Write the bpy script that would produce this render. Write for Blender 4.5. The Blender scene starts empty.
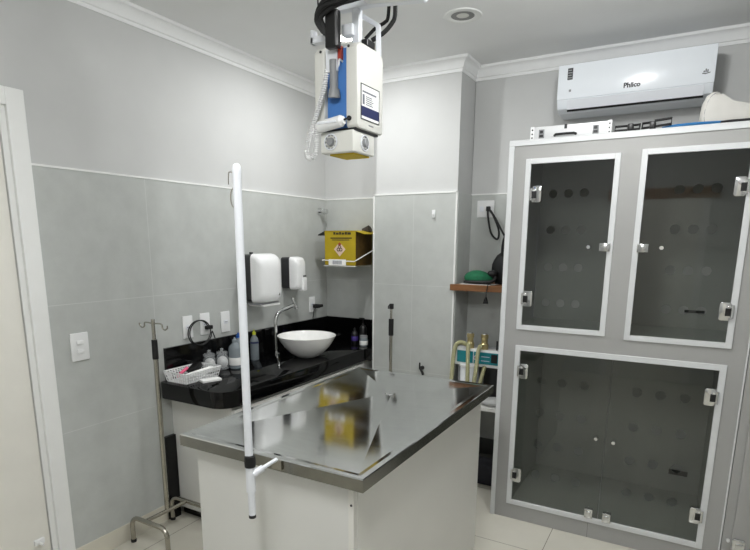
import bpy, bmesh, math, random
from mathutils import Vector, Matrix
random.seed(7)
PI = math.pi
sc = bpy.context.scene
COL = sc.collection
ROOTLOC = {}

# ------------------------------------------------------------------ materials
def new_mat(name):
    m = bpy.data.materials.new(name); m.use_nodes = True
    nt = m.node_tree; nt.nodes.clear()
    out = nt.nodes.new('ShaderNodeOutputMaterial')
    return m, nt, out

def s2l(c):
    return tuple((x/12.92 if x <= .04045 else ((x+.055)/1.055)**2.4) for x in c)

def mat(name, rgb, rough=.5, metal=0., noise=.04, scale=20., coat=0., bump=0., stretch=(1, 1, 1), spec=.5, rnoise=0.):
    """principled material, colour given in sRGB 0..255, broken up by a procedural noise"""
    m, nt, out = new_mat(name)
    b = nt.nodes.new('ShaderNodeBsdfPrincipled')
    nt.links.new(b.outputs[0], out.inputs[0])
    c = s2l([x/255 for x in rgb])
    tc = nt.nodes.new('ShaderNodeTexCoord'); mp = nt.nodes.new('ShaderNodeMapping')
    mp.inputs['Scale'].default_value = stretch
    nz = nt.nodes.new('ShaderNodeTexNoise'); nz.inputs['Scale'].default_value = scale; nz.inputs['Detail'].default_value = 4
    nt.links.new(tc.outputs['Object'], mp.inputs[0]); nt.links.new(mp.outputs[0], nz.inputs['Vector'])
    r = nt.nodes.new('ShaderNodeValToRGB')
    r.color_ramp.elements[0].position = .3; r.color_ramp.elements[1].position = .7
    r.color_ramp.elements[0].color = (*[x*(1-noise) for x in c], 1)
    r.color_ramp.elements[1].color = (*[min(1, x*(1+noise)) for x in c], 1)
    nt.links.new(nz.outputs['Fac'], r.inputs[0]); nt.links.new(r.outputs[0], b.inputs['Base Color'])
    b.inputs['Roughness'].default_value = rough; b.inputs['Metallic'].default_value = metal
    b.inputs['Coat Weight'].default_value = coat; b.inputs['Specular IOR Level'].default_value = spec
    if rnoise:
        mr = nt.nodes.new('ShaderNodeMapRange')
        mr.inputs['To Min'].default_value = max(0, rough-rnoise); mr.inputs['To Max'].default_value = rough+rnoise
        nt.links.new(nz.outputs['Fac'], mr.inputs['Value']); nt.links.new(mr.outputs[0], b.inputs['Roughness'])
    if bump:
        bp = nt.nodes.new('ShaderNodeBump'); bp.inputs['Strength'].default_value = bump; bp.inputs['Distance'].default_value = .002
        nt.links.new(nz.outputs['Fac'], bp.inputs['Height']); nt.links.new(bp.outputs[0], b.inputs['Normal'])
    return m

def tile_mat(name, base, joint, axes, offs, sizes, w=.0022, rough=.35, cloud=.06, cscale=9., jrough=.7):
    """tiles: joints where frac((p-off)/size) is near 0 on each of two axes (object space)"""
    m, nt, out = new_mat(name)
    N = nt.nodes.new; L = nt.links.new
    b = N('ShaderNodeBsdfPrincipled'); L(b.outputs[0], out.inputs[0])
    tc = N('ShaderNodeTexCoord'); sx = N('ShaderNodeSeparateXYZ'); L(tc.outputs['Object'], sx.inputs[0])
    def M(op, a, v=None):
        n = N('ShaderNodeMath'); n.operation = op
        if isinstance(a, (int, float)): n.inputs[0].default_value = a
        else: L(a, n.inputs[0])
        if v is not None:
            if isinstance(v, (int, float)): n.inputs[1].default_value = v
            else: L(v, n.inputs[1])
        return n.outputs[0]
    ds = []
    for ax, o, s in zip(axes, offs, sizes):
        t = M('SUBTRACT', sx.outputs['XYZ'.index(ax)], o)
        t = M('ADD', t, s/2 + 40*s); t = M('MODULO', t, s); t = M('SUBTRACT', t, s/2); ds.append(M('ABSOLUTE', t))
    d = M('MINIMUM', ds[0], ds[1]); f = M('LESS_THAN', d, w)
    nz = N('ShaderNodeTexNoise'); nz.inputs['Scale'].default_value = cscale; nz.inputs['Detail'].default_value = 6
    nz.inputs['Roughness'].default_value = .6
    L(tc.outputs['Object'], nz.inputs['Vector'])
    c = s2l([x/255 for x in base]); j = s2l([x/255 for x in joint])
    r = N('ShaderNodeValToRGB'); r.color_ramp.elements[0].position = .3; r.color_ramp.elements[1].position = .7
    r.color_ramp.elements[0].color = (*[x*(1-cloud) for x in c], 1); r.color_ramp.elements[1].color = (*[x*(1+cloud) for x in c], 1)
    L(nz.outputs['Fac'], r.inputs[0])
    mx = N('ShaderNodeMix'); mx.data_type = 'RGBA'
    L(f, mx.inputs['Factor']); L(r.outputs[0], mx.inputs['A']); mx.inputs['B'].default_value = (*j, 1)
    L(mx.outputs['Result'], b.inputs['Base Color'])
    mr = N('ShaderNodeMapRange'); mr.inputs['To Min'].default_value = rough; mr.inputs['To Max'].default_value = jrough
    L(f, mr.inputs['Value']); L(mr.outputs[0], b.inputs['Roughness'])
    return m

def glass_mat(name, tint, refl=1.0, rough=.02, ior=1.5):
    """thin clear pane: tinted see-through with a mirror sheen that grows at grazing angles"""
    m, nt, out = new_mat(name)
    N = nt.nodes.new; L = nt.links.new
    t = N('ShaderNodeBsdfTransparent'); t.inputs[0].default_value = (*tint, 1)
    g = N('ShaderNodeBsdfGlossy'); g.inputs['Roughness'].default_value = rough
    fr = N('ShaderNodeFresnel'); fr.inputs['IOR'].default_value = ior
    geo = N('ShaderNodeNewGeometry')
    mu = N('ShaderNodeMath'); mu.operation = 'MULTIPLY'; L(fr.outputs[0], mu.inputs[0]); mu.inputs[1].default_value = refl
    inv = N('ShaderNodeMath'); inv.operation = 'SUBTRACT'; inv.inputs[0].default_value = 1; L(geo.outputs['Backfacing'], inv.inputs[1])
    m2 = N('ShaderNodeMath'); m2.operation = 'MULTIPLY'; L(mu.outputs[0], m2.inputs[0]); L(inv.outputs[0], m2.inputs[1])
    mix = N('ShaderNodeMixShader'); L(m2.outputs[0], mix.inputs[0]); L(t.outputs[0], mix.inputs[1]); L(g.outputs[0], mix.inputs[2])
    L(mix.outputs[0], out.inputs[0])
    return m

def emit_mat(name, rgb, s):
    m, nt, out = new_mat(name)
    e = nt.nodes.new('ShaderNodeEmission'); e.inputs[0].default_value = (*s2l([x/255 for x in rgb]), 1); e.inputs[1].default_value = s
    nt.links.new(e.outputs[0], out.inputs[0]); return m

def cloudy_mat(name, rgb, dens=.62):
    '''milky see-through plastic'''
    m, nt, out = new_mat(name); N = nt.nodes.new; L = nt.links.new
    b = N('ShaderNodeBsdfPrincipled'); b.inputs['Base Color'].default_value = (*s2l([x/255 for x in rgb]), 1); b.inputs['Roughness'].default_value = .2
    t = N('ShaderNodeBsdfTransparent'); mx = N('ShaderNodeMixShader'); mx.inputs[0].default_value = dens
    L(t.outputs[0], mx.inputs[1]); L(b.outputs[0], mx.inputs[2]); L(mx.outputs[0], out.inputs[0]); return m

MT = dict(
    paint=mat('wall_paint', (194, 195, 194), .75, noise=.015, scale=6, bump=.05),
    ceil=mat('ceiling_paint', (236, 237, 237), .85, noise=.012, scale=5),
    crown=mat('crown_moulding_white', (234, 235, 235), .7, noise=.01),
    white=mat('white_plastic', (232, 233, 233), .3, noise=.01, coat=.2),
    white_soft=mat('white_satin_metal', (226, 229, 234), .35, noise=.01),
    doorwhite=mat('door_paint', (226, 224, 216), .45, noise=.02, scale=9),
    casing=mat('casing_paint', (232, 233, 231), .4, noise=.01),
    steel=mat('stainless_steel', (212, 213, 213), .09, 1., noise=.04, scale=14, stretch=(1, 6, 1), rnoise=.04),
    steel_edge=mat('stainless_edge_dark_reflection', (150, 149, 141), .24, 1., noise=.06, scale=20, rnoise=.05),  # same sheet as the top; its darker reflections are put into the colour
    tube=mat('brushed_steel_tube', (182, 178, 168), .25, 1., noise=.05, scale=60),
    chrome=mat('chrome', (215, 216, 216), .1, 1., noise=.02),
    granite=mat('black_granite', (9, 9, 10), .06, noise=.5, scale=260, spec=.35),
    lam=mat('white_laminate', (218, 218, 214), .35, noise=.012, scale=3),
    lam_cream=mat('cream_laminate', (226, 225, 219), .38, noise=.015, scale=3),
    seam=mat('seam_grey', (90, 88, 82), .7),
    black=mat('black_plastic', (16, 16, 17), .4, noise=.1),
    rubber=mat('black_rubber', (12, 12, 13), .6, noise=.1),
    dgrey=mat('dark_grey_plastic', (42, 43, 45), .45, noise=.06),
    mgrey=mat('mid_grey_plastic', (140, 142, 144), .45, noise=.04),
    paper=mat('white_paper', (238, 238, 236), .8, noise=.02),
    ceramic=mat('white_ceramic', (240, 240, 238), .12, noise=.005, coat=.6),
    kennel=mat('kennel_grey_tile', (163, 163, 161), .42, noise=.03, scale=5),
    kennel_in=mat('kennel_lining_grey', (162, 164, 160), .45, noise=.03, scale=5),
    kennel_trim=mat('white_aluminium_trim', (214, 216, 217), .35, noise=.01),
    glass=glass_mat('tinted_glass', (.78, .80, .78), 2.0),
    clear=cloudy_mat('clear_glass', (196, 200, 202), .24),
    liquid=cloudy_mat('pale_blue_plastic', (150, 160, 166)),
    wood=mat('shelf_wood', (124, 82, 46), .45, noise=.22, scale=9, stretch=(1, 14, 14)),
    blue=mat('device_blue', (70, 122, 190), .4, noise=.04),
    navy=mat('label_navy', (26, 36, 84), .5),
    cream=mat('device_cream', (216, 216, 210), .4, noise=.012),
    red=mat('rust_red_tag', (150, 48, 32), .5, noise=.1),
    yellow=mat('yellow_cardboard', (168, 146, 10), .65, noise=.06, scale=14),
    yellow_d=mat('dark_brown_card', (84, 62, 14), .7, noise=.2, scale=40),  # browner and darker than the front of the box
    ylabel=mat('yellow_label', (198, 172, 40), .6, noise=.05),
    ink=mat('dark_ink', (52, 42, 16), .7),
    inkgrey=mat('grey_ink', (110, 114, 124), .7),
    lilac=mat('lilac_print', (196, 196, 214), .7),
    diamond=mat('pale_diamond', (212, 186, 170), .7, noise=.05),
    teal=mat('teal_panel', (22, 128, 138), .4, noise=.05),
    green=mat('green_cloth', (12, 96, 62), .8, noise=.2, scale=50, bump=.4),
    hose=mat('yellowed_hose', (172, 170, 132), .45, noise=.08, scale=80),
    brass=mat('aged_brass', (190, 176, 130), .3, .7, noise=.08),
    beige=mat('beige_vinyl', (198, 196, 190), .5, noise=.03, scale=20, bump=.1),
    bluestrap=mat('blue_strap', (28, 104, 160), .6, noise=.05),
    pink=mat('pink_plastic', (226, 92, 128), .4),
    cotton=mat('cotton', (238, 238, 236), .95, noise=.06, scale=60, bump=.8),
    yellowcap=mat('lime_cap', (196, 204, 40), .4),
    bluecap=mat('blue_cap', (28, 84, 160), .4),
    purple=mat('purple_label', (70, 52, 130), .5),
    alu=mat('silver_case', (218, 219, 220), .4, .2, noise=.03),
    navybox=mat('dark_blue_plastic', (18, 20, 38), .5, noise=.1),
    lamp=emit_mat('lit_lens', (255, 252, 245), 12),
    lens=mat('frosted_lens', (214, 214, 208), .4, noise=.02),
    ring=mat('grey_reflector', (128, 128, 126), .35, .4, noise=.05),
    grey_cloth=mat('grey_plastic_bag', (176, 177, 176), .4, noise=.06, scale=30, bump=.5),
    base=mat('cream_baseboard', (206, 202, 188), .3, noise=.03, scale=4),
    brown=mat('dark_brown_panel', (56, 50, 42), .6, noise=.1),
)
JO = (200, 202, 200)
MT['tile_yz'] = tile_mat('grey_wall_tile_side', (184, 187, 184), JO, 'YZ', (-1.648, .09), (1.8, .6), w=.0017)
MT['tile_xz'] = tile_mat('grey_wall_tile_back', (184, 187, 184), JO, 'XZ', (.852, .09), (1.2, .6), w=.0015)
MT['floor'] = tile_mat('floor_porcelain_tile', (206, 203, 191), (118, 114, 102), 'XY', (1.962, -.937), (.6, .6), w=.002, rough=.12, cloud=.05, cscale=3)

# ------------------------------------------------------------------ mesh builder
class MB:
    def __init__(self): self.bm = bmesh.new()
    def _new(self, geom_before):
        return [v for v in self.bm.verts if v not in geom_before]
    def box(self, x0, x1, y0, y1, z0, z1, bev=0., seg=2, M=None):
        t = bmesh.new()
        r = bmesh.ops.create_cube(t, size=1)
        for v in t.verts:
            v.co = Vector(((x0+x1)/2 + v.co.x*(x1-x0), (y0+y1)/2 + v.co.y*(y1-y0), (z0+z1)/2 + v.co.z*(z1-z0)))
        if bev: bmesh.ops.bevel(t, geom=t.edges[:], offset=bev, segments=seg, profile=.5, affect='EDGES')
        return self.merge(t, M)
    def merge(self, t, M=None):
        if M is not None: bmesh.ops.transform(t, matrix=M, verts=t.verts[:])
        mp = {}
        for v in t.verts: mp[v] = self.bm.verts.new(v.co)
        for f in t.faces:
            try: self.bm.faces.new([mp[v] for v in f.verts])
            except ValueError: pass
        t.free(); return self
    def cyl(self, p0, p1, r0, r1=None, n=20, cap=True):
        r1 = r0 if r1 is None else r1
        p0, p1 = Vector(p0), Vector(p1); d = (p1-p0).normalized()
        a = d.orthogonal().normalized(); b = d.cross(a)
        A = []; B = []
        for i in range(n):
            t = 2*PI*i/n; o = a*math.cos(t)+b*math.sin(t)
            A.append(self.bm.verts.new(p0+o*r0)); B.append(self.bm.verts.new(p1+o*r1))
        for i in range(n):
            self.bm.faces.new([A[i], A[(i+1) % n], B[(i+1) % n], B[i]])
        if cap: self.bm.faces.new(A[::-1]); self.bm.faces.new(B)
        return self
    def tube(self, pts, r, n=10, smooth=0, closed=False):
        P = [Vector(p) for p in pts]
        if smooth:
            Q = []
            k = len(P); rng = range(k) if closed else range(k-1)
            for i in rng:
                p0 = P[(i-1) % k] if closed or i > 0 else P[0]; p1 = P[i]; p2 = P[(i+1) % k]
                p3 = P[(i+2) % k] if closed or i+2 < k else P[-1]
                for j in range(smooth):
                    t = j/smooth
                    Q.append(.5*((2*p1)+(p2-p0)*t+(2*p0-5*p1+4*p2-p3)*t*t+(3*p1-p0-3*p2+p3)*t**3))
            if not closed: Q.append(P[-1])
            P = Q
        k = len(P); rings = []; a = None
        for i in range(k):
            if closed: d = (P[(i+1) % k]-P[i-1])
            else: d = P[min(i+1, k-1)]-P[max(i-1, 0)]
            d.normalize()
            if a is None: a = d.orthogonal().normalized()
            else:
                a = a-d*a.dot(d)
                a = a.normalized() if a.length > 1e-6 else d.orthogonal().normalized()
            b = d.cross(a); rr = r[i*len(r)//k] if isinstance(r, (list, tuple)) else r
            rings.append([self.bm.verts.new(P[i]+(a*math.cos(2*PI*j/n)+b*math.sin(2*PI*j/n))*rr) for j in range(n)])
        for i in range(k if closed else k-1):
            A = rings[i]; B = rings[(i+1) % k]
            for j in range(n): self.bm.faces.new([A[j], A[(j+1) % n], B[(j+1) % n], B[j]])
        if not closed: self.bm.faces.new(rings[0][::-1]); self.bm.faces.new(rings[-1])
        return self
    def lathe(self, prof, c, n=40, M=None):
        t = bmesh.new(); R = []
        for (r, z) in prof:
            if r < 1e-6: R.append([t.verts.new((0, 0, z))])
            else: R.append([t.verts.new((r*math.cos(2*PI*i/n), r*math.sin(2*PI*i/n), z)) for i in range(n)])
        for A, B in zip(R, R[1:]):
            for i in range(n):
                j = (i+1) % n
                if len(A) == 1 and len(B) == 1: continue
                if len(A) == 1: t.faces.new([A[0], B[i], B[j]])
                elif len(B) == 1: t.faces.new([A[i], A[j], B[0]])
                else: t.faces.new([A[i], A[j], B[j], B[i]])
        T = Matrix.Translation(Vector(c))
        return self.merge(t, T @ M if M is not None else T)
    def prism(self, poly, axis, a, b, bev=0., M=None):
        """2-D polygon extruded along axis; poly coordinates are the other two axes in order"""
        t = bmesh.new()
        def V(p, h):
            p = list(p); i = 'xyz'.index(axis); p.insert(i, h); return t.verts.new(p)
        A = [V(p, a) for p in poly]; B = [V(p, b) for p in poly]; k = len(poly)
        t.faces.new(A); t.faces.new(B[::-1])
        for i in range(k): t.faces.new([A[i], B[i], B[(i+1) % k], A[(i+1) % k]])
        bmesh.ops.recalc_face_normals(t, faces=t.faces[:])
        if bev: bmesh.ops.bevel(t, geom=t.edges[:], offset=bev, segments=2, profile=.5, affect='EDGES')
        return self.merge(t, M)
    def blob(self, c, r, sub=3, M=None, noise=0., seed=0):
        t = bmesh.new(); bmesh.ops.create_icosphere(t, subdivisions=sub, radius=1)
        rnd = random.Random(seed)
        ph = [(rnd.uniform(0, 6), rnd.uniform(2, 5)) for _ in range(6)]
        for v in t.verts:
            n = sum(math.sin(v.co[i % 3]*f+p) for i, (p, f) in enumerate(ph))/6
            v.co = v.co*(1+noise*n)
            v.co = Vector((v.co.x*r[0], v.co.y*r[1], v.co.z*r[2]))
        T = Matrix.Translation(Vector(c))
        return self.merge(t, T @ M if M is not None else T)
    def build(self, name, m, parent=None, smooth=False, kind=None, label=None, origin=None):
        bm = self.bm
        bmesh.ops.remove_doubles(bm, verts=bm.verts[:], dist=1e-6)
        bmesh.ops.recalc_face_normals(bm, faces=bm.faces[:])
        if parent is not None: off = ROOTLOC[parent.name]
        elif origin is not None: off = Vector(origin)
        else:
            xs = [v.co.x for v in bm.verts]; ys = [v.co.y for v in bm.verts]; zs = [v.co.z for v in bm.verts]
            off = Vector(((min(xs)+max(xs))/2, (min(ys)+max(ys))/2, min(zs))) if kind != 'structure' else Vector((0, 0, 0))
        for v in bm.verts: v.co -= off
        me = bpy.data.meshes.new(name); bm.to_mesh(me); bm.free()
        if smooth:
            for p in me.polygons: p.use_smooth = True
            try: me.set_sharp_from_angle(angle=math.radians(38))
            except Exception: pass
        me.materials.append(MT[m] if isinstance(m, str) else m)
        o = bpy.data.objects.new(name, me); COL.objects.link(o)
        if parent is not None: o.parent = parent
        else: o.location = off
        ROOTLOC[o.name] = off
        if kind: o['kind'] = kind
        if label: o['label'] = label
        return o

def tag(o, label, cat, group=None):
    o['label'] = label; o['category'] = cat
    if group: o['group'] = group
    return o
def thing(name, label, cat, loc, group=None):
    o = bpy.data.objects.new(name, None); COL.objects.link(o); o.location = loc
    o.empty_display_size = .05
    ROOTLOC[o.name] = Vector(loc)
    return tag(o, label, cat, group)
def copy_tree(o, parent=None):
    c = o.copy(); COL.objects.link(c); c.parent = parent
    ROOTLOC[c.name] = ROOTLOC[o.name].copy()
    for ch in list(o.children): copy_tree(ch, c)
    return c
def text_mesh(body, size, M, name, m, parent, bold=0.):
    cu = bpy.data.curves.new('lettering', 'FONT'); cu.body = body; cu.size = size; cu.extrude = .0012; cu.offset = bold
    cu.align_x = 'CENTER'; cu.align_y = 'CENTER'; cu.resolution_u = 3
    to = bpy.data.objects.new('lettering', cu); COL.objects.link(to)
    dg = bpy.context.evaluated_depsgraph_get(); dg.update()
    me = bpy.data.meshes.new_from_object(to.evaluated_get(dg))
    bpy.data.objects.remove(to); bpy.data.curves.remove(cu)
    b = MB(); t = bmesh.new(); t.from_mesh(me); bpy.data.meshes.remove(me)
    b.merge(t, M); return b.build(name, m, parent)

# ------------------------------------------------------------------ camera
cam = bpy.data.cameras.new('camera'); co = bpy.data.objects.new('camera', cam); COL.objects.link(co)
yaw, pitch, roll = CAM_YPR = (0.51690, -0.20350, 0.0054)
F = Vector((-math.sin(yaw), math.cos(yaw), 0)); Rr = Vector((math.cos(yaw), math.sin(yaw), 0)); U = Vector((0, 0, 1))
f2 = F*math.cos(pitch)+U*math.sin(pitch); u2 = U*math.cos(pitch)-F*math.sin(pitch)
r3 = Rr*math.cos(roll)+u2*math.sin(roll); u3 = u2*math.cos(roll)-Rr*math.sin(roll)
mw = Matrix(((r3.x, u3.x, -f2.x, 2.45663), (r3.y, u3.y, -f2.y, -3.59895), (r3.z, u3.z, -f2.z, 1.57804), (0, 0, 0, 1)))
co.matrix_world = mw
cam.sensor_width = 36; cam.sensor_fit = 'HORIZONTAL'; cam.lens = 544.896/750*36
cam.shift_x = (375-370.949)/750; cam.shift_y = (354.42-275)/750; cam.clip_start = .05
sc.camera = co

# ------------------------------------------------------------------ room shell
S = dict(kind='structure')
XR, YB, ZC = 3.45, -4.75, 2.68
MB().box(-.1, XR+.1, YB-.1, .2, -.1, 0).build('floor', 'floor', **S)
MB().box(-.1, XR+.1, YB-.1, .2, ZC, ZC+.1).build('ceiling', 'ceil', **S)
DY0, DY1, DZ = -3.13, -2.283, 2.115          # door opening in the left wall
wl = MB().box(-.1, 0, DY1, .155, 0, ZC).box(-.1, 0, YB, DY0, 0, ZC).box(-.1, 0, DY0, DY1, DZ, ZC).build('wall_left', 'paint', **S)
wb = MB().box(0, .545, 0, .155, 0, ZC).build('wall_back', 'paint', **S)
wr = MB().box(1.154, XR, .055, .155, 0, ZC).build('wall_rear', 'paint', **S)
wc = MB().box(.559, 1.150, -.196, .155, 0, ZC).build('wall_column', 'paint', **S)
MB().box(XR, XR+.1, YB, .155, 0, ZC).build('wall_right', 'paint', **S)
wf = MB().box(-.1, XR+.1, YB-.1, YB, 0, ZC).build('wall_front', 'paint', **S)
# tile cladding (children of their walls)
T = .012
MB().box(0, T, -2.214, -.0, .098, 1.89).build('tile_cladding', 'tile_yz', wl)
MB().box(T, .545, -T, 0, .098, 1.89).build('tile_cladding', 'tile_xz', wb)
MB().box(1.154, 1.62, .055-T, .055, .0, 1.89).build('tile_cladding', 'tile_xz', wr)
MB().box(.545, 1.154, -.212, -.196, 0, 1.89).box(.545, .559, -.196, 0, 0, 1.89).box(1.150, 1.162, -.196, .045, 0, 1.89).build('tile_cladding', 'tile_xz', wc)
for xx in (.5445, 1.1475):
    MB().box(xx, xx+.0105, -.2155, -.2, 0, 1.897).build('corner_trim', 'casing', wc)
MB().box(.545, 1.157, -.2155, -.194, 1.888, 1.898).build('top_trim', 'casing', wc)
MB().box(0, T+.003, -2.214, 0, 1.888, 1.897).build('top_trim', 'casing', wl)
MB().box(T, .545, -T-.003, 0, 1.888, 1.897).build('top_trim', 'casing', wb)
MB().box(1.154, 1.62, .04, .055, 1.888, 1.897).build('top_trim', 'casing', wr)
# baseboard, skirting strip
MB().box(0, .016, -2.214, -1.66, 0, .098, .002).build('baseboard_left', 'base', **S)
MB().box(0, .016, YB, DY0-.075, 0, .098, .002).build('baseboard_front', 'base', **S)
MB().box(T, .034, -1.655, -1.583, 0, .5, .001).build('trim_1', 'granite', **S)
# crown moulding: profile swept along each run
def crown_profile():
    return [(0, 0), (.006, 0), (.008, .016), (.016, .02), (.02, .03), (.03, .05), (.046, .062), (.062, .066), (.066, .078), (.066, .08), (0, .08)]
def crown(name, a, b, n):
    """a,b ends (x,y) on the wall line, n inward normal; mitred by the given end insets"""
    m = MB(); A = []; B = []
    for (o, h) in [(q*.8, w_) for q, w_ in crown_profile()]:
        A.append(m.bm.verts.new((a[0]+n[0]*o+a[2][0]*o, a[1]+n[1]*o+a[2][1]*o, ZC-.08+h)))
        B.append(m.bm.verts.new((b[0]+n[0]*o+b[2][0]*o, b[1]+n[1]*o+b[2][1]*o, ZC-.08+h)))
    k = len(A)
    for i in range(k): m.bm.faces.new([A[i], A[(i+1) % k], B[(i+1) % k], B[i]])
    m.bm.faces.new(A); m.bm.faces.new(B[::-1])
    m.build(name, 'crown', smooth=True, **S)
Z2 = (0, 0)
crown('trim_2', (0, YB, Z2), (0, 0, (0, -1)), (1, 0))
crown('trim_3', (0, 0, (1, 0)), (.559, 0, (-1, 0)), (0, -1))
crown('trim_4', (.559, 0, (0, -1)), (.559, -.196, (0, -1)), (-1, 0))
crown('trim_5', (.559, -.196, (-1, 0)), (1.150, -.196, (1, 0)), (0, -1))
crown('trim_6', (1.150, -.196, (0, -1)), (1.150, .055, (0, -1)), (1, 0))
crown('trim_7', (1.150, .055, (1, 0)), (XR, .055, (-1, 0)), (0, -1))
# door in the left wall
d = MB().box(-.035, -.002, DY0+.032, DY1-.032, .005, DZ-.032, .002).build('door_1', 'doorwhite', **S)
MB().box(-.1, .004, DY1-.028, DY1, 0, DZ).box(-.1, .004, DY0, DY0+.028, 0, DZ).box(-.1, .004, DY0+.028, DY1-.028, DZ-.028, DZ).build('jamb', 'casing', d)
MB().box(0, .02, DY1-.004, DY1+.07, 0, DZ+.066, .003).box(0, .02, DY0-.07, DY0+.004, 0, DZ+.066, .003).box(0, .0195, DY0+.004, DY1-.004, DZ-.004, DZ+.066, .003).build('casing', 'casing', d)
MB().box(-.002, .012, -2.39, -2.345, .205, .232, .003).cyl((.005, -2.37, .218), (.04, -2.37, .214), .006).build('door_hook', 'white', d, label='small white hook low on the door')
# things on the wall behind the camera, seen only in reflections: a second door with a timber header
d2 = MB().box(1.75, 2.55, YB, YB+.035, .005, 2.06, .003).build('door_2', 'doorwhite', **S)
MB().box(1.67, 1.75, YB, YB+.02, 0, 2.06).box(2.55, 2.63, YB, YB+.02, 0, 2.06).build('casing', 'casing', d2)
MB().box(1.6, 2.7, YB, YB+.03, 2.06, 2.18).build('header', 'wood', d2)

# ------------------------------------------------------------------ lights
def area(name, loc, size, power, rot=(0, 0, 0), col=(1, .985, .95), shape='DISK'):
    l = bpy.data.lights.new(name, 'AREA'); l.shape = shape; l.size = size; l.energy = power; l.color = col
    o = bpy.data.objects.new(name, l); COL.objects.link(o); o.location = loc; o.rotation_euler = rot
    return o
LC = (.985, .99, .985)
area('downlight_beam', (.69, -.805, ZC-.007), .085, 10.2, col=LC)
area('middle_fill_light', (1.7, -3.05, ZC-.004), .2, 9, col=LC)  # unseen flush fill, added beside the globe to balance walls and ceiling
def globe(name, loc, r, power):
    l = bpy.data.lights.new(name, 'POINT'); l.energy = power; l.color = LC; l.shadow_soft_size = r
    o = bpy.data.objects.new(name, l); COL.objects.link(o); o.location = loc
globe('globe_lamp_middle', (1.9, -3.35, ZC-.13), .09, 26)
globe('globe_lamp_right', (2.12, -1.5, ZC-.09), .07, 20)
# visible recessed downlight
def downlight(x, y, label, lens):
    t = thing('recessed_downlight', label, 'ceiling light', (x, y, ZC), 'recessed ceiling downlights')
    MB().lathe([(.058, -.002), (.066, -.006), (.092, -.004), (.096, 0), (.09, 0), (.058, 0)], (x, y, ZC)).build('trim_ring', 'casing', t, True)
    MB().lathe([(.058, -.002), (.05, -.001), (.03, -.0008), (.03, -.0002), (.058, -.0002)], (x, y, ZC)).build('reflector', 'ring', t, True)
    MB().lathe([(.031 if lens == 'lens' else .05, -.0012), (.02, -.004), (0, -.005)], (x, y, ZC)).build('lens', lens, t, True)
downlight(1.369, -.783, 'unlit round white downlight with grey ring, right of the x-ray arm', 'lens')
downlight(.69, -.805, 'glowing downlight seen through the bracket just above the x-ray unit', 'lamp')

# ------------------------------------------------------------------ treatment table
TZ = .90
TX0, TX1, TY0, TY1 = .945, 1.708, -2.325, -1.072
t = thing('treatment_table', 'stainless steel topped treatment table with white box base in the middle of the room', 'table', (1.32, -1.7, 0))
m = MB(); bm = m.bm
def ring(i, z):
    return [m.bm.verts.new((x, y, z)) for x, y in ((TX0+i, TY0+i), (TX1-i, TY0+i), (TX1-i, TY1-i), (TX0+i, TY1-i))]
A = ring(.002, TZ-.042); B = ring(0, TZ-.04); Cc = ring(0, TZ-.003); D = ring(.003, TZ); E_ = ring(.022, TZ-.0006); G = ring(.036, TZ-.0022)
dr = [(1.309+.022*math.cos(a), -1.40+.022*math.sin(a)) for a in (PI*1.25, PI*1.75, PI*.25, PI*.75)]
H = [bm.verts.new((x, y, TZ-.021)) for x, y in dr]
for P, Q in ((Cc, D), (D, E_), (E_, G), (G, H)):
    for i in range(4): bm.faces.new([P[i], P[(i+1) % 4], Q[(i+1) % 4], Q[i]])
bm.faces.new(H)
bmesh.ops.delete(bm, geom=A+B, context='VERTS')
m.build('steel_top', 'steel', t)
m = MB(); bm = m.bm
A = ring(.0, TZ-.042); B = ring(0, TZ-.003); A2 = ring(.012, TZ-.042); B2 = ring(.012, TZ-.03)
for P, Q in ((A, B), (A, A2), (A2, B2)):
    for i in range(4): bm.faces.new([P[i], P[(i+1) % 4], Q[(i+1) % 4], Q[i]])
m.build('folded_edge', 'steel_edge', t)
MB().lathe([(0, .0015), (.012, .002), (.017, .004), (.021, .003), (.022, 0), (0, 0)], (1.309, -1.40, TZ-.0208)).build('drain', 'chrome', t, True)
BX0, BX1, BY0, BY1 = .99, 1.655, -2.29, -1.10
MB().box(BX0, BX1, BY0, BY1, 0, TZ-.042, .001).build('cabinet_body', 'lam', t)
MB().box(BX1-.018, BX1+.0015, BY0-.003, BY0+.02, .0, TZ-.044, .001).build('corner_post', 'lam_cream', t)
MB().box(BX1, BX1+.004, BY0+.019, BY1, .04, TZ-.05, .001).build('side_door', 'lam_cream', t)
MB().cyl((BX1-.007, BY0-.0045, .79), (BX1-.007, BY0-.002, .79), .004, n=12).build('screw', 'dgrey', t)
# infusion pole clamped to the table edge
PX, PY = 1.366, -2.42
t = thing('infusion_pole', 'tall white pole clamped to the near edge of the steel table', 'pole', (PX, PY, .73))
m = MB(); m.cyl((PX-.006, PY, .93), (PX-.007, PY, 1.755), .0122, .0120, 24); m.lathe([(.012, 0), (.0125, .016), (.010, .027), (.004, .032), (0, .033)], (PX-.007, PY, 1.755)); m.build('tube', 'white_soft', t, True)
for zz, dz in ((1.762, .03), (1.725, .055)):
    b = MB(); x = PX-.019
    if dz < .04: b.tube([(x+.004, PY-.004, zz), (x-.012, PY-.004, zz+.003), (x-.016, PY-.004, zz-.01), (x-.0165, PY-.004, zz-dz)], .0016, 8, 5)
    else: b.tube([(x+.003, PY-.004, zz), (x-.008, PY-.004, zz-.012), (x-.0105, PY-.004, zz-.032), (x-.006, PY-.004, zz-.05), (x+.004, PY-.004, zz-.056)], .0016, 8, 5)
    b.build('wire_hook', 'tube', t, True)
MB().lathe([(.0115, 0), (.0165, .002), (.0175, .018), (.016, .036), (.0118, .04)], (PX-.003, PY, .9)).build('collar', 'rubber', t, True)
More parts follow.
